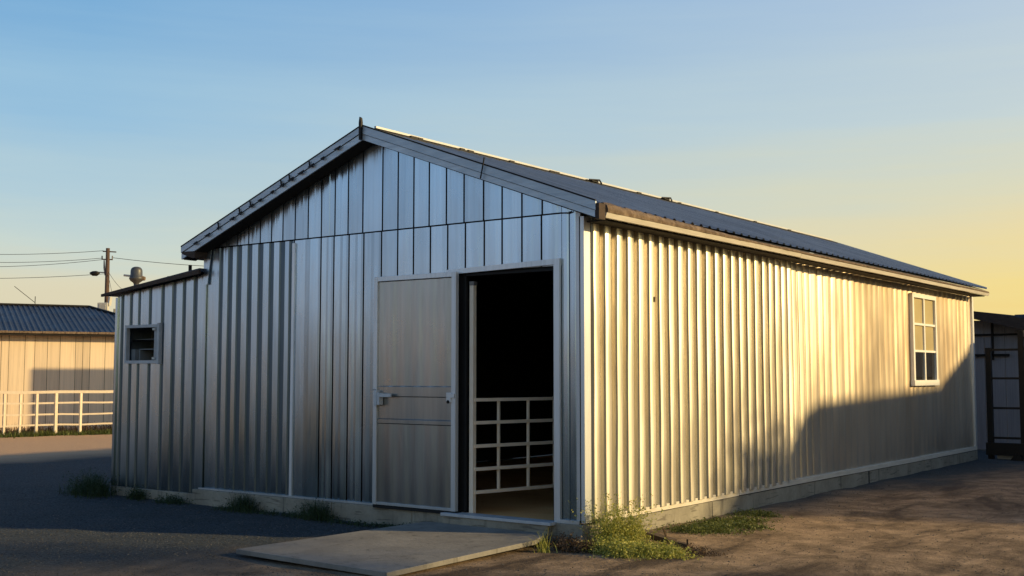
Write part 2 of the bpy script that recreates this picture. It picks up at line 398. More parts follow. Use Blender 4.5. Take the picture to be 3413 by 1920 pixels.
for i,(p,q) in enumerate(zip(pp[:-1],pp[1:])):
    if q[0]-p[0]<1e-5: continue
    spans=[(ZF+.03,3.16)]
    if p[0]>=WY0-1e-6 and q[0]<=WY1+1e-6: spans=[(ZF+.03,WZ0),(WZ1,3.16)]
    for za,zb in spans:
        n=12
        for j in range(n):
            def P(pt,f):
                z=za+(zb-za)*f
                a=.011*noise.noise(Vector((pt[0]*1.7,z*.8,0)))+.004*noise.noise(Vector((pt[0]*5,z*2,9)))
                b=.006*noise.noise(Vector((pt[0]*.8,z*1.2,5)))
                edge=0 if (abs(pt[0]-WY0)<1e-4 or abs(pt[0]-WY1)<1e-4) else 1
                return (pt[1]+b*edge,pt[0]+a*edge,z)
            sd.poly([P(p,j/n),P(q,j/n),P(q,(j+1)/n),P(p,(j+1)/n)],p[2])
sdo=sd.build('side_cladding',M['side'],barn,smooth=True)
wm=sdo.modifiers.new('weld','WELD'); wm.merge_threshold=.0004
fl=MB()
y=.30
while y<L:
    y2=min(L,y+rs.uniform(1.3,2.2)); dz=rs.uniform(-.004,.004)
    fl.box(.0,.062+dz,y+.004,y2,ZF-.012+dz,ZF+.05+dz,.8); y=y2
fl.build('side_base_flashing',M['cream'],barn)
bb=MB(); bb.box(.0,.05,.05,L,ZF-.02,ZF-.012,.2); bb.build('sill_gap',M['gap'],barn)
# other two walls (plain sheet)
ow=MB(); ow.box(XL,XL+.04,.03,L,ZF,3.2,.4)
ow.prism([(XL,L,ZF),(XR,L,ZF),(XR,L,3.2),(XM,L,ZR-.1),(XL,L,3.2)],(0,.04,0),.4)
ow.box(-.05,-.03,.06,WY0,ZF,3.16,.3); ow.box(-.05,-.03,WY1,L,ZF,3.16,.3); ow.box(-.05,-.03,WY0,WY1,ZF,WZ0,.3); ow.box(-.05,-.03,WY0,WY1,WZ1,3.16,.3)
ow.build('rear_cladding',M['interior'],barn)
tr=MB(); tr.box(-.02,.06,L-.04,L+.05,ZF,3.12,.6); tr.build('corner_trim',M['trim'],barn)
# interior lining ribs visible through the door, partition
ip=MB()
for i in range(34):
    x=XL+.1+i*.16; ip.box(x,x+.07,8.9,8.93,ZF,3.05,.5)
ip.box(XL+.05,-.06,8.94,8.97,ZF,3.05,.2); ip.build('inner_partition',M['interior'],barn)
fm=rough_mat('barn_dirt_floor',(.78,.34,.10),(.98,.55,.22),1.6,.95,.6,.02,vec=(.5,1.6,1))
fm_=MB(); fm_.box(XL+.05,-.06,.06,L-.05,.02,.165,.5); fm_.build('dirt_floor',fm,barn)
# foundation in cast lengths
fo=MB()
fx=[XL-.13,-4.6,-3.3,-2.1,-1.55,-.62,.055]
for i,(a,b) in enumerate(zip(fx[:-1],fx[1:])):
    fo.box(a+.004,b-.004,-.055-.004*(i%2),.06,-.3,ZF-.014,.5)
fo.box(-1.62,-.30,-.13,-.06,-.3,ZF-.035,.6)
fy=[.06,2.6,5.1,7.64,7.70,10.3,L+.06]
for i,(a,b) in enumerate(zip(fy[:-1],fy[1:])):
    if i==3: continue
    fo.box(-.05,.052+.003*(i%2),a+.004,b-.004,-.3,ZF-.022,.5)
fo.box(XL-.05,XL+.05,.06,L,-.3,ZF-.014,.5)
fo.build('foundation',M['found'],barn,bevel=.006)
jj=MB(); jj.box(-.04,.045,7.64,7.70,-.2,ZF-.03,.1); jj.build('expansion_joint',M['gap'],barn)
th=MB(); th.box(-1.63,-.26,-.15,.03,ZF-.034,ZF-.004,.5); th.build('door_sill',M['bluepaint'],barn,bevel=.004)

# ---- roof
Y0,Y1=-.20,13.48; XE=.32; XW=-5.84
def slope_sheet(mb,x_e,x_r,y0,y1,rib=.2,h=.022,th=.012):
    # corrugated sheet following the slope, ribs running up the slope
    y=y0; pr=[]
    while y<y1-.001:
        e=min(rib,y1-y); pr+=[(y,0),(y+e*.30,0),(y+e*.42,h),(y+e*.58,h),(y+e*.70,0)]; y+=e
    pr.append((y1,0))
    nseg=6
    for j in range(nseg):
        f0,f1=j/nseg,(j+1)/nseg
        xa=x_e+(x_r-x_e)*f0; xb=x_e+(x_r-x_e)*f1
        for p,q in zip(pr[:-1],pr[1:]):
            def Z(x,p): return zt(x)+p[1]+.012*noise.noise(Vector((x*1.1,p[0]*.7,2)))
            P=[(xa,p[0],Z(xa,p)),(xb,p[0],Z(xb,p)),(xb,q[0],Z(xb,q)),(xa,q[0],Z(xa,q))]
            mb.poly(P if x_e<x_r else P[::-1],.5+.25*noise.noise(Vector((xa*.8,p[0]*.9,0))))
r1=MB(); slope_sheet(r1,XE,XM,Y0,Y1)
r1.poly([(XE,Y0,zt(XE)-.03),(XE,Y1,zt(XE)-.03),(XM,Y1,ZR-.03),(XM,Y0,ZR-.03)],.2)
r1.build('roof_slope',M['roof'],barn)
r2=MB(); slope_sheet(r2,XW,XM,Y0,Y1)
r2.poly([(XM,Y0,ZR-.03),(XM,Y1,ZR-.03),(XW,Y1,zt(XW)-.03),(XW,Y0,zt(XW)-.03)],.2)
r2.build('roof_slope',M['roof'],barn)
# rake fascia: two stepped boards each side, dark line between them
def rake(y,x_e,sgn,parts):
    for (t0,t1,yo,tone) in parts:
        a=(x_e,y+yo,zt(x_e)+t0); b=(XM,y+yo,ZR+t0); c=(XM,y+yo,ZR+t1); d=(x_e,y+yo,zt(x_e)+t1)
        q=MB(); q.prism([a,b,c,d],(0,.022,0),tone); yield q
for q,mt,nm in zip(rake(Y0,XE,1,[(.018,-.066,-.030,.55),(-.072,-.135,-.018,.75)]),('rake','rake'),('rake_board','rake_board')):
    q.build(nm,M[mt],barn)
for q,mt,nm in zip(rake(Y0,XW,-1,[(.018,-.052,-.030,.6),(-.060,-.135,-.018,.85)]),('rake','rake'),('rake_board','rake_board')):
    q.build(nm,M[mt],barn)
for q in rake(Y0,XE,1,[(.034,.019,-.034,.1)]): q.build('rake_edge_strip',M['gap'],barn)
for q in rake(Y0,XW,-1,[(.034,.019,-.034,.1)]): q.build('rake_edge_strip',M['gap'],barn)
# dark seam on right rake + folded lips along the left rake
lp=MB()
lp.prism([(-.99,Y0-.056,zt(-.99)+.10),(-.98,Y0-.056,zt(-.98)+.10),(-1.03,Y0-.056,zt(-1.03)-.13),(-1.04,Y0-.056,zt(-1.04)-.13)],(0,.01,0),.1)
lp.build('rake_seam',M['black'],barn)
rl=random.Random(5); x=XW+.25
while x<XM-.25:
    w=rl.uniform(.05,.11); z=zt(x); lp=MB()
    lp.prism([(x,Y0-.050,z-.050),(x+w,Y0-.050,zt(x+w)-.052),(x+w*.75,Y0-.050,zt(x+w)-.098)],(0,.012,0),.1)
    lp.build('rake_flap',M['black'],barn)
    if rl.random()<.6:
        lp=MB(); lp.prism([(x+.02,Y0-.050,zt(x+.02)+.006),(x+.035,Y0-.050,zt(x+.03)+.006),(x+.045,Y0-.050,zt(x+.04)-.050),(x+.03,Y0-.050,zt(x+.03)-.050)],(0,.01,0),.1); lp.build('rake_joint',M['black'],barn)
    x+=rl.uniform(.14,.24)
# soffit under the rakes and eaves
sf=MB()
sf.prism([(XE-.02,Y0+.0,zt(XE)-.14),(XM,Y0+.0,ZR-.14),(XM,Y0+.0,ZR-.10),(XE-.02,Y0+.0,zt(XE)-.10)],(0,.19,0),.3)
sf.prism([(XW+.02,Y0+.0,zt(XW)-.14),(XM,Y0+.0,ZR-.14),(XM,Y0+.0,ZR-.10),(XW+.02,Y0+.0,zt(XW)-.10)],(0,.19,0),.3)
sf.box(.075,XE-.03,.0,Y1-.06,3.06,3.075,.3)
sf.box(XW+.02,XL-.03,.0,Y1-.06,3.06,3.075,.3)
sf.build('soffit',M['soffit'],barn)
# left eave end: boxed return
eb=MB(); eb.prism([(XW-.0,Y0-.02,zt(XW)-.04),(XW+.26,Y0-.02,zt(XW+.26)-.14),(XW+.26,Y0-.02,3.04),(XW+.22,Y0-.02,3.04),(XW+.02,Y0-.02,3.10)],(0,.2,0),.3)
eb.build('eave_return',M['wood'],barn)
le=MB(); le.box(XW-.025,XW,Y0,Y1,zt(XW)-.12,zt(XW)+.0,.5); le.build('eave_fascia',M['rake'],barn)
# right eave: dark end block, cream fascia in lengths, rusty lip above
en=MB(); en.box(XE-.01,XE+.035,Y0-.02,Y0+.09,3.05,zt(XE)+.0,.1); en.build('fascia_end_block',M['wood'],barn)
ef=MB(); y=Y0+.10
while y<Y1:
    y2=min(Y1,y+rs.uniform(1.5,2.6)); dz=rs.uniform(-.004,.004)
    ef.prism([(XE,y+.003,3.072+dz),(XE+.03,y+.003,3.072+dz),(XE+.045,y+.003,3.120+dz),(XE,y+.003,3.120+dz)],(0,y2-y-.003,0),rs.uniform(.35,.65)); y=y2
ef.build('eave_fascia',M['cream'],barn)
ru=MB(); n=260; pts=[]
for i in range(n+1):
    y=Y0+.12+(Y1-Y0-.14)*i/n
    a=noise.noise(Vector((y*6,0,0)))*.010+noise.noise(Vector((y*1.3,4,0)))*.008
    s=max(.38,.88-.16*y)
    pts.append([(XE+.012,y,3.122),(XE+.050+a,y,3.124),(XE+.056+a*1.4,y,3.124+.04*s+a*s),(XE+.034,y,3.124+.086*s+a*1.4*s),(XE+.004-.04*min(1,max(0,(s-.3)*3)),y,3.124+.092*s+.03*min(1,max(0,(s-.3)*3))+a*s)])
for p,q in zip(pts[:-1],pts[1:]):
    t=rs.uniform(.2,.8)
    for k in range(4): ru.poly([p[k],q[k],q[k+1],p[k+1]],t)
ru.poly(pts[0],.3); ru.build('gutter_lip',M['rust'],barn)
# ridge: dark cap with a white strip added as the bright rim halo, finial, clamps
rc=MB(); rc.prism([(XM-.16,Y0,zt(XM-.16)+.01),(XM+.16,Y0,zt(XM+.16)+.01),(XM+.16,Y0,zt(XM+.16)+.03),(XM,Y0,ZR+.025),(XM-.16,Y0,zt(XM-.16)+.03)],(0,Y1-Y0,0),.4); rc.build('ridge_cap',M['black'],barn)
rf=MB(); rf.box(XM+.02,XM+.05,Y0+.15,Y1,ZR+.018,ZR+.042,.6)
rf.prism([(XM,Y1,ZR+.0),(XE,Y1,zt(XE)+.0),(XE,Y1,zt(XE)+.035),(XM,Y1,ZR+.035)],(0,.03,0),.6); rf.build('ridge_halo_strip',M['cap'],barn)
for y in [.5,.62,1.4,1.55,2.4,3.3,3.4,4.2,5.6,6.9,8.2,9.7,11.2]:
    w=rs.uniform(.05,.16); rb=MB(); rb.box(XM+.03,XM+.08,y,y+w,ZR-.01,ZR+.022,.3); rb.build('ridge_clamp',M['black'],barn)
for y in (4.28,6.35):
    rb=MB(); rb.box(XM-.02,XM+.12,y,y+.16,ZR+.0,ZR+.026,.3); rb.tube([(XM+.1,y-.05,ZR+.02),(XM+.14,y+.15,ZR+.035),(XM+.08,y+.30,ZR+.01)],.012,6); rb.build('ridge_clamp',M['black'],barn)
fi=MB(); fi.prism([(XM-.014,Y0-.06,ZR-.14),(XM+.014,Y0-.06,ZR-.14),(XM+.02,Y0-.06,ZR+.05),(XM+.012,Y0-.06,ZR+.10),(XM-.006,Y0-.06,ZR+.115),(XM-.016,Y0-.06,ZR+.05)],(0,.03,0),.3)
fi.build('finial',M['black'],barn)
# little hook of seam wire at the right end of the seam
sw=MB(); sw.tube([(-.23,-.006,SEAM),(-.12,-.012,SEAM-.008),(-.085,-.02,SEAM+.004)],.007,6); sw.build('seam_wire',M['gap'],barn)

# nail/holes on the side wall with rust run
for (yy,zz) in ((.27,2.38),(1.27,2.40)):
    x=side_x_at(yy)+.012; nh=MB(); nh.box(x-.012,x+.004,yy-.008,yy+.008,zz-.045,zz+.008,.4); nh.build('fastener',M['rust'],barn)

# ---- door opening frame
df=MB(); HX0,HX1=-1.66,-.225
df.prism([(HX0,-.035,2.640),(HX1,-.035,2.672),(HX1,-.035,2.728),(HX0,-.035,2.690)],(0,.035,0),.6)
dfo=df.build('door_head',M['trim'],barn)
df=MB(); df.box(-.292,HX1,-.036,.0,.10,2.671,.6); df.build('door_post',M['trim'],barn)
df=MB(); df.box(-.30,-.285,-.03,.055,ZF,2.65,.1); df.box(-1.435,-1.42,.0,.06,ZF,2.65,.1); df.box(-1.43,-.29,.0,.058,2.615,2.64,.1); df.build('door_lining',M['gap'],barn)

# ---- door leaf, slid open over the wall left of the doorway
door=MB(); DX0,DX1,DZ0,DZ1=-2.635,-1.475,.20,2.66
yf=-.075
nd=30
def dy(x,z):
    if 1.36<z<1.47 or 1.07<z<1.12: return yf-.010
    return yf-.006*math.sin((x-DX0)*2*math.pi/.19)*(1 if (z>1.47 or z<1.07) else .0)
zs=[DZ0+.03,.6,1.0,1.065,1.075,1.115,1.125,1.355,1.365,1.465,1.475,1.8,2.2,2.6]
dxs=[DX0+.05+(DX1-DX0-.115)*i/48 for i in range(49)]
for z0,z1 in zip(zs[:-1],zs[1:]):
    for x0,x1 in zip(dxs[:-1],dxs[1:]):
        door.poly([(x0,dy(x0,z0+.001),z0),(x1,dy(x1,z0+.001),z0),(x1,dy(x1,z1-.001),z1),(x0,dy(x0,z1-.001),z1)],.5 if z0>1.4 else .38)
leaf=door.build('door_leaf',M['door'],barn,smooth=False)
def sub(mb,name,mat,par=leaf,bevel=0,label=None):
    o=mb.build(name,mat,par,bevel=bevel)
    if label: o['label']=label
    return o
f=MB(); f.box(DX0,DX0+.052,-.10,-.05,DZ0,DZ1,.55); f.box(DX0+.052,DX1-.06,-.099,-.05,DZ1-.052,DZ1,.6); f.box(DX1-.06,DX1,-.10,-.05,DZ0,DZ1,.45); f.box(DX0+.052,DX1-.06,-.094,-.05,DZ0,DZ0+.03,.3)
sub(f,'door_frame',M['trim'],bevel=.003)
f=MB(); f.box(DX0-.004,DX1+.004,-.085,-.0,DZ0-.035,DZ0-.004,.1); sub(f,'bottom_gap',M['gap'])  # black strip drawn in for the dark gap under the leaf
f=MB(); f.box(DX0-.01,DX0+.05,-.108,-.10,1.425,1.44,.1); f.box(DX0+.045,DX0+.085,-.135,-.082,1.26,1.425,.9); f.box(DX0+.105,DX0+.135,-.150,-.082,1.27,1.40,.8); f.box(DX0+.135,DX0+.30,-.148,-.128,1.355,1.392,.9)
sub(f,'handle',M['bluepaint'],bevel=.003)
f=MB(); f.box(DX1-.115,DX1-.055,-.112,-.09,1.31,1.41,.5); f.box(DX1-.06,DX1-.006,-.114,-.101,1.355,1.40,.5)
lock=sub(f,'lock_plate',M['trim'],bevel=.003)
f=MB(); f.tube([(DX1-.088,-.118,1.315),(DX1-.088,-.105,1.315)],.018,12); sub(f,'keyhole',M['black'])

# ---- side window
win=MB(); X=.03
def frm(mb,y0,y1,z0,z1,x0=.02,x1=.075,tone=.6): mb.box(x0,x1,y0,y1,z0,z1,tone)
frm(win,WY0-.04,WY0+.035,WZ0-.03,WZ1+.04); frm(win,WY1-.035,WY1+.03,WZ0-.03,WZ1+.04)
frm(win,WY0+.036,WY1-.036,WZ1-.03,WZ1+.039,.02,.077); frm(win,WY0-.06,WY1+.05,WZ0-.09,WZ0+.0,.02,.09)
wf=win.build('window_frame',M['winframe'],barn)
mu=MB(); ym=(WY0+WY1)/2; H=WZ1-WZ0
mu.box(.022,.062,ym-.028,ym+.028,WZ0,WZ1-.03,.6)
za,zb=WZ0+H*.345,WZ0+H*.665
for z in (za,zb):
    mu.box(.021,.064,WY0+.036,ym-.029,z-.018,z+.018,.6); mu.box(.021,.064,ym+.029,WY1-.036,z-.018,z+.018,.6)
mu.build('glazing_bar',M['winframe'],wf)
for (a,b) in ((WY0+.03,ym-.02),(ym+.02,WY1-.03)):
    for i,(z0,z1) in enumerate(((WZ0,za),(za,zb),(zb,WZ1))):
        p=MB(); p.box(.028,.036,a,b,z0,z1); p.build('pane',M['glass'] if i==0 else M['gold_reflect'],wf)

# ------------------------------------------------------------------ pipe gate in the doorway
gate=empty('pipe_gate',(-1.38,.1,.16),'cream painted pipe gate swung inward inside the dark open doorway','gate')
gA=Vector((-1.375,.06,0)); gB=Vector((-1.10,1.15,0))
p=MB(); p.bar(gA+Vector((0,0,.17)),gA+Vector((0,0,2.56)),.05,.05,tone=.5); p.build('post',M['gatepaint'],gate)
p=MB(); p.bar(gB+Vector((0,0,.36)),gB+Vector((0,0,1.36)),.03,.03); p.build('end_stile',M['gatepaint'],gate)
for z in (.39,.625,.86,1.10,1.335):
    p=MB(); p.bar(gA+Vector((.02,0,z)),gB+Vector((0,0,z)),.03,.034); p.build('rail',M['gatepaint'],gate)
for f in (.30,.66):
    c=gA.lerp(gB,f); p=MB(); p.bar(c+Vector((.004,0,.37)),c+Vector((.004,0,1.33)),.02,.028); p.build('upright',M['gatepaint'],gate)
p=MB(); p.box(-1.40,-1.34,.03,.09,2.52,2.56); p.build('top_hinge',M['greymetal'],gate)

# ------------------------------------------------------------------ ramp plate
rp=MB()
rp.prism([(-1.83,-.14,.040),(-.30,-.14,.040),(-.15,-.55,.036),(-.13,-2.56,.018),(-2.03,-2.46,.018)],(0,0,.042),.5)
o=rp.build('loading_ramp',M['slab'],bevel=.004); tag(o,'flat pale concrete ramp slab lying on the gravel in front of the open doorway','ramp')

# ------------------------------------------------------------------ lean-to
lt=empty('lean_to_shed',(-6.6,3,0),'low corrugated lean-to shed with a small square opening, joined to the left of the barn','shed')
AX0,AX1=-7.47,XL-.035
def ztl(x): return 2.66+(x+7.47)*.108+.0
AN=[(-7.387,-7.334),(-7.193,-7.141),(-7.01,-6.967),(-6.779,-6.728),(-6.519,-6.461),(-6.296,-6.223),(-6.078,-6.022),(-5.863,-5.793)]
HX=(-7.215,-6.545,1.775,2.215)
w=MB(); ribbed(w,AX0,AX1,AN,.12,ztl,y=.0,d=.016,hole=HX,seg=6); w.build('front_cladding',M['galv'],lt); [g_.build('panel_groove',M['groove'],lt) for g_ in GRS.values()]
w=MB(); w.box(AX0,AX0+.03,.01,6.5,.12,2.64,.4); w.box(AX0+.03,AX1,6.47,6.5,.12,2.7,.4); w.box(HX[0]-.2,HX[0],.045,.06,1.6,2.4,.1); w.build('rear_cladding',M['galv'],lt)
w=MB(); w.prism([(-7.66,-.10,2.655),(AX1+.02,-.10,2.885),(AX1+.02,-.10,2.925),(-7.66,-.10,2.690)],(0,6.8,0),.4); w.build('roof',M['roof2'],lt)
w=MB(); w.prism([(-7.68,-.125,2.645),(AX1+.04,-.125,2.85),(AX1+.04,-.125,2.905),(-7.68,-.125,2.680)],(0,.03,0),.5); w.build('roof_fascia',M['wood'],lt)
w=MB(); w.box(AX0-.01,AX1,-.03,.05,-.2,.115,.5); w.box(AX0-.02,AX0+.03,.05,6.5,-.2,.115,.5); w.build('foundation',M['found'],lt,bevel=.005)
w=MB(); w.box(AX0-.025,AX0+.02,-.02,.03,.1,2.63,.5); w.build('corner_trim',M['galv'],lt)
for (x,h,r) in ((-5.92,.10,.022),(-6.35,.03,.02),(-6.75,.025,.03)):
    w=MB(); z=2.70+(x+7.47)*.12; w.tube([(x,-.02,z),(x,-.02,z+h)],r,8); w.build('roof_stub',M['black'],lt)
# opening: frame, jambs, shelves
wf=MB(); a,b,c,d=HX
wf.box(a-.03,a+.004,-.035,.02,c-.035,d+.035,.4); wf.box(b-.006,b+.035,-.037,.02,c-.045,d+.05,.55); wf.box(a+.005,b-.007,-.034,.02,d-.004,d+.034,.5); wf.box(a+.005,b-.007,-.036,.02,c-.036,c+.005,.6)
wfo=wf.build('window_frame',M['bluepaint'],lt)
wf=MB(); wf.box(b-.085,b-.007,-.02,.02,c+.006,d-.005,.05); wf.build('side_leaf',M['bluepaint'],wfo)
wf=MB(); wf.box(b-.075,b-.03,-.058,-.045,d-.045,d-.015,.9); wf.build('bracket',M['boxpaint'],wfo); wf=MB(); wf.box(b-.075,b-.03,-.058,-.045,c+.015,c+.045,.9); wf.build('bracket',M['boxpaint'],wfo)
lw=rough_mat('shelf_board',(.16,.18,.20),(.22,.24,.26),4,.8,.2)
wf=MB(); wf.box(a-.3,b+.1,.52,.54,1.5,2.5,.5); wf.box(a-.3,b+.1,.16,.50,d-.155,d-.145,.3); wf.box(a+.11,b+.1,.10,.50,c+.15,c+.16,.9); wf.box(a+.10,a+.12,.10,.50,c-.2,c+.15,.6); wf.box(a-.05,a+.07,.06,.5,1.6,c+.155,.7)
wf.build('shelf',lw,wfo)

# ------------------------------------------------------------------ neighbour shed at left
F_=Vector((-.59769,.80173,0)); R_=Vector((.80173,.59769,0)); CAM=Vector((6.0824,-9.2648,1.6))
W0=Vector((-24.96,8.26,0)); wd=Vector((.430,.903,0)).normalized(); wn=Vector((wd.y,-wd.x,0)); wb=-wn
nb=empty('tan_shed',tuple(W0+wd*1),'tan board-walled shed with a dark blue-grey metal roof behind the pipe fence','shed')
def lp2(t,b,z): return W0+wd*t+wb*b+Vector((0,0,z))
w=MB(); t=-7.0; rr=random.Random(11)
while t<7.2:
    e=t+rr.choice([.20,.26,.34,.42]); tone=rr.uniform(.3,.7)
    w.poly([lp2(t+.006,0,0),lp2(e-.006,0,0),lp2(e-.006,0,2.74),lp2(t+.006,0,2.74)],tone)
    w.poly([lp2(e-.006,0,0),lp2(e-.002,.03,0),lp2(e-.002,.03,2.74),lp2(e-.006,0,2.74)],tone-.2)
    t=e
t1=t; w.build('front_wall',M['tan'],nb)
w=MB(); w.prism([lp2(-7,.03,0),lp2(t1,.03,0),lp2(t1,.03,2.75),lp2(-7,.03,2.75)],wb*.05,.3); w.prism([lp2(t1-.06,.08,0),lp2(t1-.06,7,0),lp2(t1-.06,7,2.6),lp2(t1-.06,.08,2.6)],wd*.05,.3); w.build('wall_frame',M['wood'],nb)
EZ=2.74; RZ=3.76; RB=3.7; RE0=-8; 
def roofz(b): return EZ+.06+(RZ-EZ-.06)*(b+.35)/(RB+.35)
w=MB(); tt=-8.0; TE=4.9; TR=2.75
while tt<TE:
    e=min(TE,tt+.15)
    def bt(t): return RB if t<=TR else RB-(RB+.35)*(t-TR)/(TE-TR)
    for (p,q,h0,h1) in ((tt,tt+.08,0,0),(tt+.08,tt+.10,0,.025),(tt+.10,tt+.125,.025,.025),(tt+.125,e,.025,0)):
        q=min(q,TE); w.poly([lp2(p,-.35,roofz(-.35)+h0),lp2(q,-.35,roofz(-.35)+h1),lp2(q,bt(q),roofz(bt(q))+h1),lp2(p,bt(p),roofz(bt(p))+h0)],.5+.2*noise.noise(Vector((tt,0,0))))
    tt=e
w.poly([lp2(-8,RB,RZ),lp2(TR,RB,RZ),lp2(TE,RB+4,EZ+.06),lp2(-8,RB+4,EZ+.06)],.4); w.poly([lp2(TE,-.35,EZ+.06),lp2(TE,RB+4,EZ+.06),lp2(TR,RB,RZ)],.3)
w.build('roof',M['roof2'],nb)
w=MB(); w.prism([lp2(-8,-.36,EZ-.04),lp2(TE,-.36,EZ-.04),lp2(TE,-.36,EZ+.015),lp2(-8,-.36,EZ+.015)],wb*.36,.2); w.build('soffit',M['soffit'],nb)
w=MB(); tt=-8
while tt<TE:
    e=min(TE,tt+.3); w.prism([lp2(tt,-.40,EZ+.016),lp2(e-.01,-.40,EZ+.016),lp2(e-.01,-.40,EZ+.075+.01*rr.random()),lp2(tt,-.40,EZ+.075)],wb*.05,rr.uniform(.2,.8)); tt=e
w.build('gutter_lip',M['rust'],nb)
w=MB(); w.bar(lp2(-8,RB,RZ+.03),lp2(TR,RB,RZ+.03),.2,.05); w.bar(lp2(TE,-.36,roofz(-.35)+.03),lp2(TR,RB,RZ+.03),.1,.06); w.build('ridge_cap',M['black'],nb)
# whip antenna on its ridge
an=MB(); q=lp2(1.15,RB,RZ+.05); an.tube([q,q+Vector((0,0,.25))],.012,6); an.tube([q+Vector((0,0,.05)),q-wd*.62+Vector((0,0,.55))],.010,6)
tag(an.build('roof_antenna',M['wire']),'thin whip antenna leaning on the ridge of the tan shed','antenna')

# ------------------------------------------------------------------ pipe fence, left background
fe=empty('pipe_fence',(-22,7.6,0),'cream painted pipe rail fence standing before the tan shed','fence')
f0=Vector((-22.02,7.15,0)); fd=Vector((.18,1,0)).normalized()
fA=Vector((-22.75,4.6,0)); fB=Vector((-20.9,10.6,0)); fdir=(fB-fA).normalized()
def fpt(px): # point on fence line seen at this position along its run
    d=F_*2894+R_*(px-1288); # ray in plan from the camera
    n=Vector((fdir.y,-fdir.x,0)); t=(fA-CAM).dot(n)/d.dot(n); q=CAM+d*t; q.z=0; return q
for z,r in ((1.13,.036),(.84,.023),(.54,.022),(.27,.022)):
    p=MB()
    pts=[fA.lerp(fB,i/12)+Vector((0,0,z+random.uniform(-.012,.012))) for i in range(13)]
    for a_,b_ in zip(pts[:-1],pts[1:]): p.bar(a_,b_,r*2,r*2.0)
    p.build('rail',M['paint'],fe)
for px,wdt in ((-40,.07),(17,.065),(57,.055),(98,.075),(146,.09),(208,.075),(310,.075),(380,.075)):
    q=fpt(px); p=MB(); p.bar(q+Vector((.0,0,-.1)),q+Vector((0,0,1.10)),wdt*.85,wdt*.85,tone=random.uniform(.3,.7)); p.build('post',M['paint'],fe)

# ------------------------------------------------------------------ utility pole, lines, siren
PP=Vector((-46.75,26.15,0))
up_=empty('utility_pole',tuple(PP),'tall brown wooden utility pole with a lamp arm rising behind the lean-to roof','utility pole')
p=MB(); p.tube([PP,PP+Vector((.05,0,4)),PP+Vector((.02,0,8.18))],[.15,.13,.10],12); p.build('pole',M['pole'],up_,smooth=True)
p=MB(); p.tube([PP+Vector((.35,.27,0)),PP+Vector((.35,.27,5.0))],.06,8); p.build('conduit',M['greymetal'],up_)
p=MB(); p.bar(PP+R_*-.25+Vector((0,0,8.02)),PP+R_*.45+Vector((0,0,7.98)),.05,.06); p.build('crossarm',M['pole'],up_)
p=MB(); p.bar(PP+R_*-.30+Vector((0,0,7.60)),PP+R_*.28+Vector((0,0,7.58)),.05,.06); p.build('crossarm',M['pole'],up_)
for s in (-.28,.26):
    p=MB(); q=PP+R_*s+Vector((0,0,7.62)); p.tube([q,q+Vector((0,0,.16))],.035,8); p.build('insulator',M['greymetal'],up_)
p=MB(); p.tube([PP+R_*-.17+Vector((0,0,7.55)),PP+R_*-.15+Vector((0,0,7.15)),PP+R_*-.10+Vector((0,0,6.75))],[.03,.05,.03],8); p.build('cable_drop',M['greymetal'],up_)
p=MB(); p.tube([PP+Vector((0,0,6.90)),PP+R_*-.62+Vector((0,0,6.92))],.03,8); lamp_arm=p.build('lamp_arm',M['greymetal'],up_)
p=MB(); c=PP+R_*-.50+Vector((0,0,6.88))
p.tube([c+R_*.10,c-R_*.05+Vector((0,0,-.03)),c-R_*.25+Vector((0,0,-.03)),c-R_*.40],[.06,.14,.13,.04],10); p.build('lamp_head',M['black'],lamp_arm,smooth=True)
bx=MB(); Bc=PP+R_*-.02-F_*.35
def cb(mb,c,hr,hf,z0,z1,tone=.5):
    mb.prism([c+R_*-hr-F_*hf+Vector((0,0,z0)),c+R_*hr-F_*hf+Vector((0,0,z0)),c+R_*hr+F_*hf+Vector((0,0,z0)),c-R_*hr+F_*hf+Vector((0,0,z0))],(0,0,z1-z0),tone)
cb(bx,Bc,.27,.14,4.88,5.30); eb_=bx.build('electrical_box',M['boxpaint'],up_,bevel=.03)
bx=MB(); cb(bx,Bc-F_*.15,.17,.012,4.95,5.22,.3); bx.build('box_door',M['boxpaint'],eb_)
bx=MB(); bx.bar(lp2(0,0,0)*0+Bc+R_*.30+Vector((0,0,5.15)),Bc+R_*.36+Vector((0,0,5.6)),.14,.14); bx.build('conduit_elbow',M['boxpaint'],up_)
def wire(a,b,sag,name,label,r=.013,n=14):
    p=MB(); pts=[]
    for i in range(n+1):
        f=i/n; q=Vector(a).lerp(Vector(b),f); q.z-=sag*4*f*(1-f); pts.append(q)
    p.tube(pts,r,5); return tag(p.build(name,M['wire']),label,'power line','wires strung from the utility pole')
E_=PP-R_*14
wire(PP+R_*-.22+Vector((0,0,8.05)),E_+Vector((0,0,8.4)),.35,'overhead_wire','topmost overhead wire leaving the pole top towards the left')
wire(PP+R_*-.30+Vector((0,0,7.66)),E_+Vector((0,0,8.1)),.42,'overhead_wire','upper of the two close wires leaving the pole crossarm towards the left')
wire(PP+R_*-.28+Vector((0,0,7.58)),E_+Vector((0,0,7.65)),.42,'overhead_wire','lower of the two close wires leaving the pole crossarm towards the left')
wire(PP+R_*-.05+Vector((0,0,6.84)),E_+Vector((0,0,6.9)),.28,'overhead_wire','lowest overhead wire, level with the lamp arm on the pole, going left')
wire(PP+R_*.28+Vector((0,0,7.68)),PP+R_*12+Vector((0,0,7.2)),.25,'overhead_wire','overhead wire from the pole crossarm running right to behind the barn eave',.014)
wire(PP+Vector((.1,0,6.8)),PP+R_*.65+F_*-1+Vector((0,0,5.7)),.0,'guy_wire','short straight stay wire slanting down right from the pole',.010)
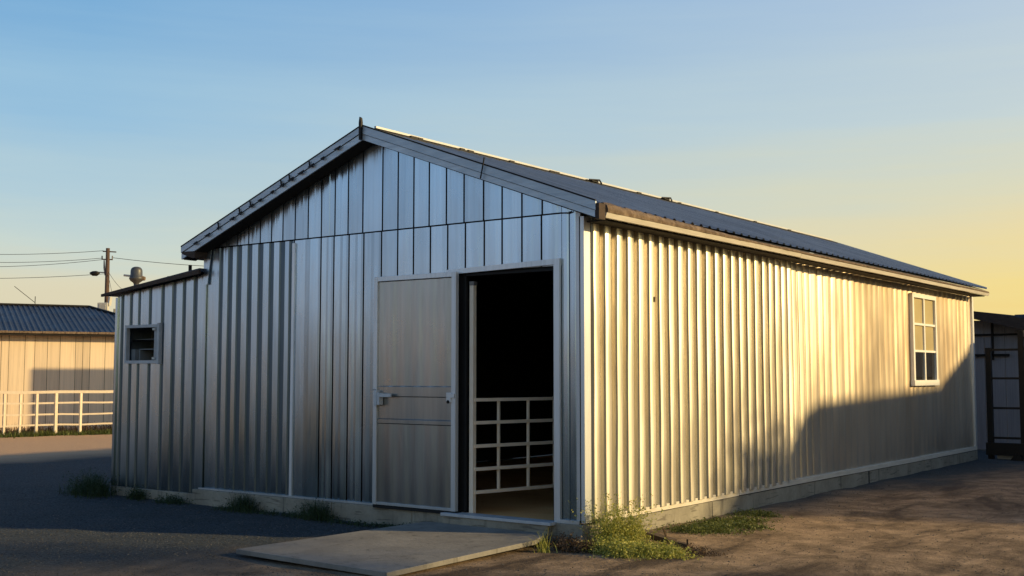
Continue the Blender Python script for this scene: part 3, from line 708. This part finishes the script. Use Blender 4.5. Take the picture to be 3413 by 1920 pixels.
wire(PP+Vector((.1,0,6.95)),PP+R_*1.35+F_*-1+Vector((0,0,5.8)),.12,'guy_wire','slack looping cable from the pole down to the lean-to roof edge',.010)
SP=Vector((-45.54,27.09,0))
si=empty('warning_siren',tuple(SP),'grey rounded siren head on a thick column rising behind the lean-to roof','siren')
p=MB(); p.tube([SP,SP+Vector((0,0,6.35))],.13,14); p.build('column',M['siren'],si,smooth=True)
p=MB(); p.lathe([(.13,6.30),(.16,6.36),(.30,6.46),(.36,6.56),(.37,6.62),(.31,6.68),(.30,7.0),(.27,7.10),(.20,7.17),(.10,7.205),(.0,7.21)],(SP.x,SP.y),20); p.build('siren_head',M['siren'],si,smooth=True)
p=MB(); p.tube([SP-R_*.28+Vector((0,0,6.72)),SP-R_*.66+Vector((0,0,6.76))],.055,8); p.build('horn',M['boxpaint'],si)
p=MB(); p.tube([SP+R_*.28+Vector((0,0,6.60)),SP+R_*.46+Vector((0,0,6.58))],[.14,.10],10); p.build('horn',M['rust'],si)

# ------------------------------------------------------------------ right background
gp=empty('steel_panel_gate',(.6,13.6,0),'black steel framed yard gate beside the far corner of the barn','gate')
yg=13.75
def gb(name,x0,x1,z0,z1,y=yg,t=.05,mat='black'):
    p=MB(); p.box(x0,x1,y,y+t,z0,z1); return p.build(name,M[mat],gp)
gb('post',.18,.28,0,2.10,t=.10); gb('post',.77,.87,.1,2.42,t=.10); gb('post',1.95,2.08,0,2.4,t=.13)
for z in (2.06,1.52,.96,.40): gb('rail',.281,.769,z-.02,z+.02); gb('rail',.871,1.949,z-.02,z+.03)
gb('rail',.871,1.949,2.27,2.30)
gb('base_beam',.17,2.1,.08,.31,y=yg-.10,t=.09)
p=MB(); p.prism([(.62,yg-.2,.0),(.85,yg-.2,.0),(.80,yg-.2,.10),(.70,yg-.2,.12)],(0,.3,0)); p.build('wheel_block',M['black'],gp)
gs=empty('grey_panel_shed',(1,17,0),'grey panelled shed with a dark sloping roof edge behind the steel gate','shed')
ys_=16.6
p=MB()
for x in [-1.4+.42*i for i in range(12)]:
    p.box(x,x+.412,ys_,ys_+.05,0,2.75-.12*max(0,x+.6),random.uniform(.35,.65))
p.build('front_wall',M['greywall'],gs)
p=MB(); p.prism([(-1.6,ys_-.5,2.92),(-.62,ys_-.5,2.76),(.39,ys_-.5,2.50),(1.6,ys_-.5,2.40),(1.6,ys_-.5,2.62),(.39,ys_-.5,2.75),(-.62,ys_-.5,2.93),(-1.6,ys_-.5,3.1)],(0,.12,0),.5); p.build('roof_fascia',M['wood'],gs)
p=MB(); p.poly([(-1.6,ys_-.5,3.1),(-.62,ys_-.5,2.93),(.39,ys_-.5,2.75),(1.6,ys_-.5,2.62),(1.6,ys_+6,2.62),(-1.6,ys_+6,3.1)]); p.build('roof',M['roof2'],gs)
p=MB(); p.box(-1.5,1.4,ys_-.05,ys_-.01,2.42,2.46); p.box(-.40,-.36,ys_-.06,ys_-.01,1.9,2.85); p.build('wall_girt',M['black'],gs)
p=MB(); p.prism([(.38,ys_-.07,2.7),(.44,ys_-.07,2.7),(.36,ys_-.07,2.0),(.30,ys_-.07,2.0)],(0,.04,0)); p.box(-1.5,-.05,ys_-.06,ys_-.02,1.98,2.03); p.build('brace',M['black'],gs)
for (a,b,lab) in ((.33,.62,'white concrete block lying under the left bay of the steel gate'),(.90,1.5,'white concrete block lying under the right bay of the steel gate')):
    p=MB(); p.box(a,b,yg+.05,yg+.3,0,.085); tag(p.build('concrete_block',M['white'],bevel=.01),lab,'concrete block','blocks under the steel gate')
# distant roofs
for (x,y,wx,hz,lab) in ((-11.2,60,1.2,4.95,'distant small peaked grey roof just beyond the barn corner'),(-10.6,64,9.0,5.15,'distant long flat-topped grey building at the far right edge')):
    b0=empty('distant_building',(x,y,0),lab,'building')
    p=MB(); p.box(x,x+wx,y,y+6,0,hz-.35,.4); p.build('wall',M['greywall'],b0)
    p=MB()
    if wx<4: p.prism([(x-.3,y-.2,hz-.36),(x+wx+.2,y-.2,hz-.36),(x+wx*.6,y-.2,hz),(x+wx*.4,y-.2,hz)],(0,6.4,0),.5)
    else: p.box(x-.3,x+wx+.3,y-.2,y+6.2,hz-.34,hz,.5)
    p.build('roof',M['roof2'],b0)

# ------------------------------------------------------------------ timber debris
tb=empty('broken_timber',(.65,.45,0),'broken dark brown timber plank lying in the weeds by the barn corner','timber')
p=MB(); p.bar((.30,.60,.07),(.78,.36,.045),.09,.035,tone=.3); p.bar((.42,.50,.05),(.98,.30,.02),.05,.04,tone=.5); p.build('plank',M['wood'],tb)
p=MB(); p.bar((.72,.36,.05),(.70,.33,.16),.018,.014); p.build('splinter',M['dry'],tb); p=MB(); p.bar((.97,.29,.03),(.98,.27,.09),.016,.01); p.build('splinter',M['dry'],tb)

# ------------------------------------------------------------------ weeds
def blade(mb,x,y,z,h,lean,az,w,tone,seg=4):
    d=Vector((math.cos(az),math.sin(az),0)); sdv=Vector((-d.y,d.x,0))
    pts=[]
    for i in range(seg+1):
        f=i/seg; pts.append(Vector((x,y,z))+d*lean*h*f*f+Vector((0,0,h*f*(1-.25*lean*f))))
    for i in range(seg):
        w0=w*(1-i/seg*.8); w1=w*(1-(i+1)/seg*.8)
        mb.poly([pts[i]-sdv*w0,pts[i]+sdv*w0,pts[i+1]+sdv*w1,pts[i+1]-sdv*w1],tone)
    return pts
def leaf_q(mb,p,s,tone,rnd):
    a=rnd.uniform(0,6.28); t=rnd.uniform(-.6,.9); d=Vector((math.cos(a),math.sin(a),t)).normalized(); e=d.orthogonal().normalized()
    e=(Matrix.Rotation(rnd.uniform(0,6.28),3,d)@e)
    mb.poly([p,p+d*s*.5+e*s*.28,p+d*s,p+d*s*.5-e*s*.28],tone)
def clump(name,pts,mat,label,cat='weeds',n=200,h=(.08,.3),w=.004,spread=.2,leafy=0,seed=1,hk=None,group=None,kind=None):
    rnd=random.Random(seed); mb=MB()
    for i in range(n):
        cx,cy=rnd.choice(pts) if isinstance(pts,list) else pts()
        x=cx+rnd.gauss(0,spread); y=cy+rnd.gauss(0,spread*.6)
        if -9<x<.06 and y>-.07: # keep clear of the walls
            if x>-.3: x=.07+abs(rnd.gauss(0,.05))
            else: y=-.07-abs(rnd.gauss(0,.05))
        hh=rnd.uniform(*h)*(1-.5*min(1,math.hypot(x-cx,(y-cy)*1.5)/(2.2*spread+1e-6)))
        P=blade(mb,x,y,gh(x,y)-.01,hh,rnd.uniform(.1,.9),rnd.uniform(0,6.28),w*rnd.uniform(.6,1.3),rnd.random())
        for k in range(leafy):
            q=P[rnd.randint(1,4)]+Vector((rnd.gauss(0,.012),rnd.gauss(0,.012),rnd.gauss(0,.01))); leaf_q(mb,q,rnd.uniform(.012,.03),rnd.random(),rnd)
    return tag(mb.build(name,mat),label,cat,group,kind)
G='weed tufts along the barn footings'
clump('weed_tuft',[(.36,.10),(.42,.22),(.30,-.02)],M['weed_gold'],'tall feathery yellow-green weed tuft against the sunlit barn corner footing',n=520,h=(.22,.58),w=.0032,spread=.08,leafy=9,seed=2,group=G)
clump('weed_tuft',[(.40,-.30),(.62,-.33),(.85,-.24),(.5,-.12),(.98,-.12),(.7,-.4)],M['weed_gold'],'broad low sunlit green weed patch in front of the barn corner',n=1900,h=(.04,.17),w=.0038,spread=.12,leafy=5,seed=3,group=G)
clump('weed_tuft',[(-.05,-.62),(-.02,-.58)],M['weed_gold'],'small pale spiky weed at the right edge of the ramp slab',n=46,h=(.15,.30),w=.005,spread=.055,seed=4,group=G)
clump('weed_tuft',[(.12,-.40),(.2,-.3),(.05,-.28),(.3,-.42),(-.1,-.25)],M['dry'],'dark dry brushy weeds between the spiky weed and the barn corner',n=700,h=(.05,.18),w=.003,spread=.09,leafy=3,seed=5,group=G)
clump('weed_tuft',[(.45,1.3),(.5,1.7),(.42,2.1),(.62,1.5),(.5,2.5),(.4,3.0),(.7,2.0)],M['weed'],'low creeping green weeds along the sunlit side footing beyond the timber',n=2300,h=(.02,.09),w=.004,spread=.15,leafy=5,seed=6,group=G)
clump('weed_tuft',[(1.0,.2),(1.15,.12),(.95,.32)],M['dry'],'dry brown litter at the end of the broken timber',n=400,h=(.02,.06),w=.004,spread=.12,leafy=3,seed=7,group=G)
clump('weed_tuft',[(-4.70,-.16),(-4.6,-.2)],M['weed_dark'],'leftmost dark green grass tuft against the gable footing',n=420,h=(.12,.30),w=.0035,spread=.13,leafy=1,seed=8,group=G)
clump('weed_tuft',[(-3.45,-.2),(-3.35,-.22)],M['weed_dark'],'tall dark green grass tuft against the gable footing nearer the door',n=430,h=(.12,.32),w=.0035,spread=.12,leafy=1,seed=9,group=G)
clump('ground_grass',[(-5+.12*i,-.17-.05*(i%3)) for i in range(27)],M['weed_dark'],'thin strip of dark grass growing along the gable footing','grass',n=1500,h=(.02,.08),w=.004,spread=.10,leafy=1,seed=10,kind='stuff')
clump('weed_tuft',[(-7.6,-.2),(-7.75,-.1),(-7.5,-.25),(-7.9,-.15)],M['weed_dark'],'bushy dark weed clump at the outer corner of the lean-to',n=900,h=(.12,.42),w=.004,spread=.17,leafy=3,seed=11,group=G)
clump('weed_tuft',[(-6.8,-.12),(-6.75,-.14)],M['weed_dark'],'small dark grass tuft under the lean-to opening',n=220,h=(.08,.25),w=.0035,spread=.09,leafy=2,seed=12,group=G)
clump('weed_tuft',[(-5.95,-.15),(-6.1,-.15)],M['weed_dark'],'low dark grass tuft where the lean-to meets the barn footing',n=260,h=(.05,.16),w=.0035,spread=.12,leafy=2,seed=13,group=G)
rw=random.Random(21)
def along():
    s=rw.uniform(0,6.3); q=fA+fdir*s; return (q.x+.1+rw.gauss(0,.12),q.y+rw.gauss(0,.1))
clump('fence_grass',along,M['weed'],'low green grass growing along the foot of the pipe fence','grass',n=3800,h=(.05,.22),w=.014,spread=.12,leafy=2,seed=14,kind='stuff')
def along2():
    s=rw.uniform(0,6.3); q=fA+fdir*s; return (q.x-1.0+rw.gauss(0,.25),q.y+rw.gauss(0,.2))
clump('dry_brush',along2,M['dry'],'dry reddish brown brush between the pipe fence and the tan shed','brush',n=2600,h=(.12,.42),w=.012,spread=.2,leafy=2,seed=15,kind='stuff')

# loose gravel
gr=MB(); rg=random.Random(31)
gm=rough_mat('gravel_stones',(.04,.043,.047),(.13,.12,.11),3,.9,.2,tone_amt=.6)
cnt=0
while cnt<15000:
    d=rg.uniform(8.3,17)**1; l=rg.uniform(-.47,.47)*d; q=CAM+F_*d+R_*l; x,y=q.x,q.y
    if (-5.9<x<.1 and y>-.2) or (-7.6<x<-5.6 and y>-.1): continue
    if -2.1<x<-.1 and -2.6<y<-.1: continue
    if rg.random()<(.55 if x<-1+.5*y else .8) and x>-.5: continue
    s=rg.uniform(.003,.009)*(1.6 if rg.random()<.06 else 1); z=gh(x,y)+s*.1; n=len(gr.v)
    j=[rg.uniform(.6,1.3) for _ in range(6)]
    gr.v += [(x+s*j[0],y,z),(x,y+s*j[1],z),(x-s*j[2],y,z),(x,y-s*j[3],z),(x+s*.2,y+s*.1,z+s*.7*j[4])]
    t=rg.random(); gr.f += [(n,n+1,n+4),(n+1,n+2,n+4),(n+2,n+3,n+4),(n+3,n,n+4)]; gr.t += [t]*4; cnt+=1
tag(gr.build('loose_gravel',gm),'loose small stones scattered over the yard','gravel',kind='stuff')

# ------------------------------------------------------------------ out of view: shed shaped for its shadow, trees and block added for shade
hs=empty('shadow_shed',(11.5,14,0),'unseen long dark shed shaped to cast the shadow on the sunlit barn side','shed')  # outline follows the wanted wall shadow; lengthened to darken the ground mirrored there
p=MB(); p.prism([(9.6,9.45,0),(9.6,42,0),(9.6,42,5.35),(9.6,17.9,5.2),(9.6,17.5,4.95),(9.6,16.2,4.55),(9.6,10.6,4.38),(9.6,10.1,4.25),(9.6,9.8,3.95),(9.6,9.5,3.5)],(3.5,0,0),.4); p.build('wall',M['wood'],hs)
p=MB(); p.prism([(9.4,16.2,4.56),(9.4,18.8,5.5),(9.4,42.2,5.5),(9.4,42.2,5.38),(9.4,18.8,5.38),(9.4,16.2,4.48)],(3.9,0,0),.4); p.build('roof',M['roof2'],hs)
hb=empty('shadow_block',(-17,14,0),'unseen block added behind the barn to shade the tan shed wall','shed')  # added hidden shadow caster; top slopes to keep its shadow edge level
p=MB(); p.prism([(-19,11.68,0),(-19,17,0),(-19,17,2.42),(-19,11.68,3.52)],(2.4,1.17,0),.5); p.build('wall',M['tan'],hb)
p=MB(); p.prism([(-19.01,11.67,3.525),(-19.01,17,2.425),(-19.01,17,2.52),(-19.01,11.67,3.62)],(2.4,1.17,0),.5); p.build('roof',M['roof2'],hb)
def tree(x,y,h,r,seed,label):  # unseen tree, added for the shade it casts
    rn=random.Random(seed); e=empty('shadow_tree',(x,y,0),label,'tree','unseen trees added to shade the yard')
    t=MB(); t.tube([(x,y,-.1),(x+.1,y,h*.3),(x-.05,y+.1,h*.6),(x,y,h*.9)],[.22,.17,.11,.03],9)
    for k in range(9):
        a=rn.uniform(0,6.28); z=h*rn.uniform(.25,.7); t.tube([(x,y,z),(x+math.cos(a)*r*.4,y+math.sin(a)*r*.4,z+.5),(x+math.cos(a)*r*.8,y+math.sin(a)*r*.8,z+1.1)],[.07,.045,.015],6)
    t.build('trunk',M['pole'],e)
    c=MB()
    cl=[]
    for k in range(46):
        while True:
            v=Vector((rn.uniform(-1,1),rn.uniform(-1,1),rn.uniform(-1,1)))
            if v.length<1: break
        cl.append((Vector((x+v.x*r*.85,y+v.y*r*.85,h*.54+v.z*h*.42)),rn.uniform(.5,.95)))
    for q,s in cl:
        for k in range(150):
            v=Vector((rn.gauss(0,1),rn.gauss(0,1),rn.gauss(0,.8)))*s*.5
            leaf_q(c,q+v,rn.uniform(.12,.24),rn.random(),rn)
    c.build('crown',M['leaf'],e)
tree(14.6,3.2,9.2,2.7,1,'unseen bushy tree added to shade the yard, nearest the sunlit barn corner')
tree(15.0,-1.4,9.0,2.9,2,'unseen bushy tree added to shade the yard, farther from the barn')
tree(16.5,-6.5,10,3.4,3,'unseen broad tree added to darken the ground behind the viewpoint')
tree(9.8,8.75,4.3,.85,5,'unseen small shrub-like tree added to soften the end of the shed shadow')
tree(17,-13,10.5,3.8,4,'farthest unseen broad tree added to darken the ground behind the viewpoint')

# ------------------------------------------------------------------ light, sky
SAZ,SEL=R(26),R(16.5)
sdir=Vector((math.cos(SAZ)*math.cos(SEL),math.sin(SAZ)*math.cos(SEL),math.sin(SEL)))
sun=bpy.data.lights.new('sun','SUN'); sun.energy=5.0; sun.angle=R(1.2); sun.color=(1.0,.735,.34)
so=bpy.data.objects.new('sun',sun); col.objects.link(so); so.rotation_euler=sdir.to_track_quat('Z','Y').to_euler(); so.location=(20,10,20)
w=bpy.data.worlds.new('World'); sc.world=w; w.use_nodes=True; nt=w.node_tree; bg=nt.nodes['Background']
sky=N(nt,'ShaderNodeTexSky',sky_type='NISHITA'); sky.sun_disc=False; sky.sun_elevation=SEL; sky.sun_rotation=math.pi/2-SAZ; sky.dust_density=2.0
tc=N(nt,'ShaderNodeTexCoord'); sp=N(nt,'ShaderNodeSeparateXYZ'); nt.links.new(tc.outputs['Generated'],sp.inputs[0])
# azimuth factor towards the glow
hx=N(nt,'ShaderNodeVectorMath',operation='MULTIPLY'); hx.inputs[1].default_value=(1,1,0); nt.links.new(tc.outputs['Generated'],hx.inputs[0])
hn=N(nt,'ShaderNodeVectorMath',operation='NORMALIZE'); nt.links.new(hx.outputs[0],hn.inputs[0])
dt=N(nt,'ShaderNodeVectorMath',operation='DOT_PRODUCT'); nt.links.new(hn.outputs[0],dt.inputs[0]); dt.inputs[1].default_value=(math.cos(SAZ),math.sin(SAZ),0)
az=rng(nt,dt.outputs['Value'],-.52,.30,0,1)
streak=noise_(nt,2.2,4,.6,(1,1,14)); el=math_(nt,'ADD',sp.outputs[2],rng(nt,streak,.3,.7,-.016,.016))
def ramp(stops):
    r=N(nt,'ShaderNodeValToRGB'); nt.links.new(el,r.inputs[0]); e=r.color_ramp.elements
    e[0].position,e[0].color=stops[0][0],lin(stops[0][1]); e[1].position,e[1].color=stops[-1][0],lin(stops[-1][1])
    for p,c in stops[1:-1]:
        n=e.new(p); n.color=lin(c)
    return r.outputs[0]
ra=ramp([(0,(226,212,176)),(.07,(224,217,188)),(.105,(203,217,210)),(.15,(181,208,219)),(.22,(154,195,223)),(.31,(118,172,217)),(.6,(72,116,165)),(1,(48,84,135))])
rb_=ramp([(0,(252,212,120)),(.07,(250,224,142)),(.11,(240,222,168)),(.155,(226,222,190)),(.21,(206,218,216)),(.31,(186,206,225)),(.6,(105,140,178)),(1,(50,86,135))])
rc_=ramp([(0,(108,102,100)),(.04,(164,154,147)),(.08,(172,174,182)),(.13,(168,192,214)),(.26,(142,184,222)),(.40,(104,150,198)),(.65,(66,106,150)),(1,(46,78,122))])
back=rng(nt,dt.outputs['Value'],-.80,-.58,0,1)
grad=mixc(nt,back,rc_,mixc(nt,az,ra,rb_))
ns=N(nt,'ShaderNodeVectorMath',operation='SCALE'); nt.links.new(sky.outputs[0],ns.inputs[0]); ns.inputs['Scale'].default_value=.10
nt.links.new(mixc(nt,.94,ns.outputs[0],grad),bg.inputs['Color']); bg.inputs['Strength'].default_value=1.0

# ------------------------------------------------------------------ camera
cam=bpy.data.cameras.new('camera'); co=bpy.data.objects.new('camera',cam); col.objects.link(co); sc.camera=co
co.location=CAM; co.rotation_euler=(math.pi/2+.0747261,0,.6406121)
cam.lens=2894.02/2576*36; cam.sensor_width=36; cam.clip_end=3000; cam.clip_start=.05
sc.view_settings.view_transform='Standard'; sc.view_settings.look='None'; sc.view_settings.exposure=0
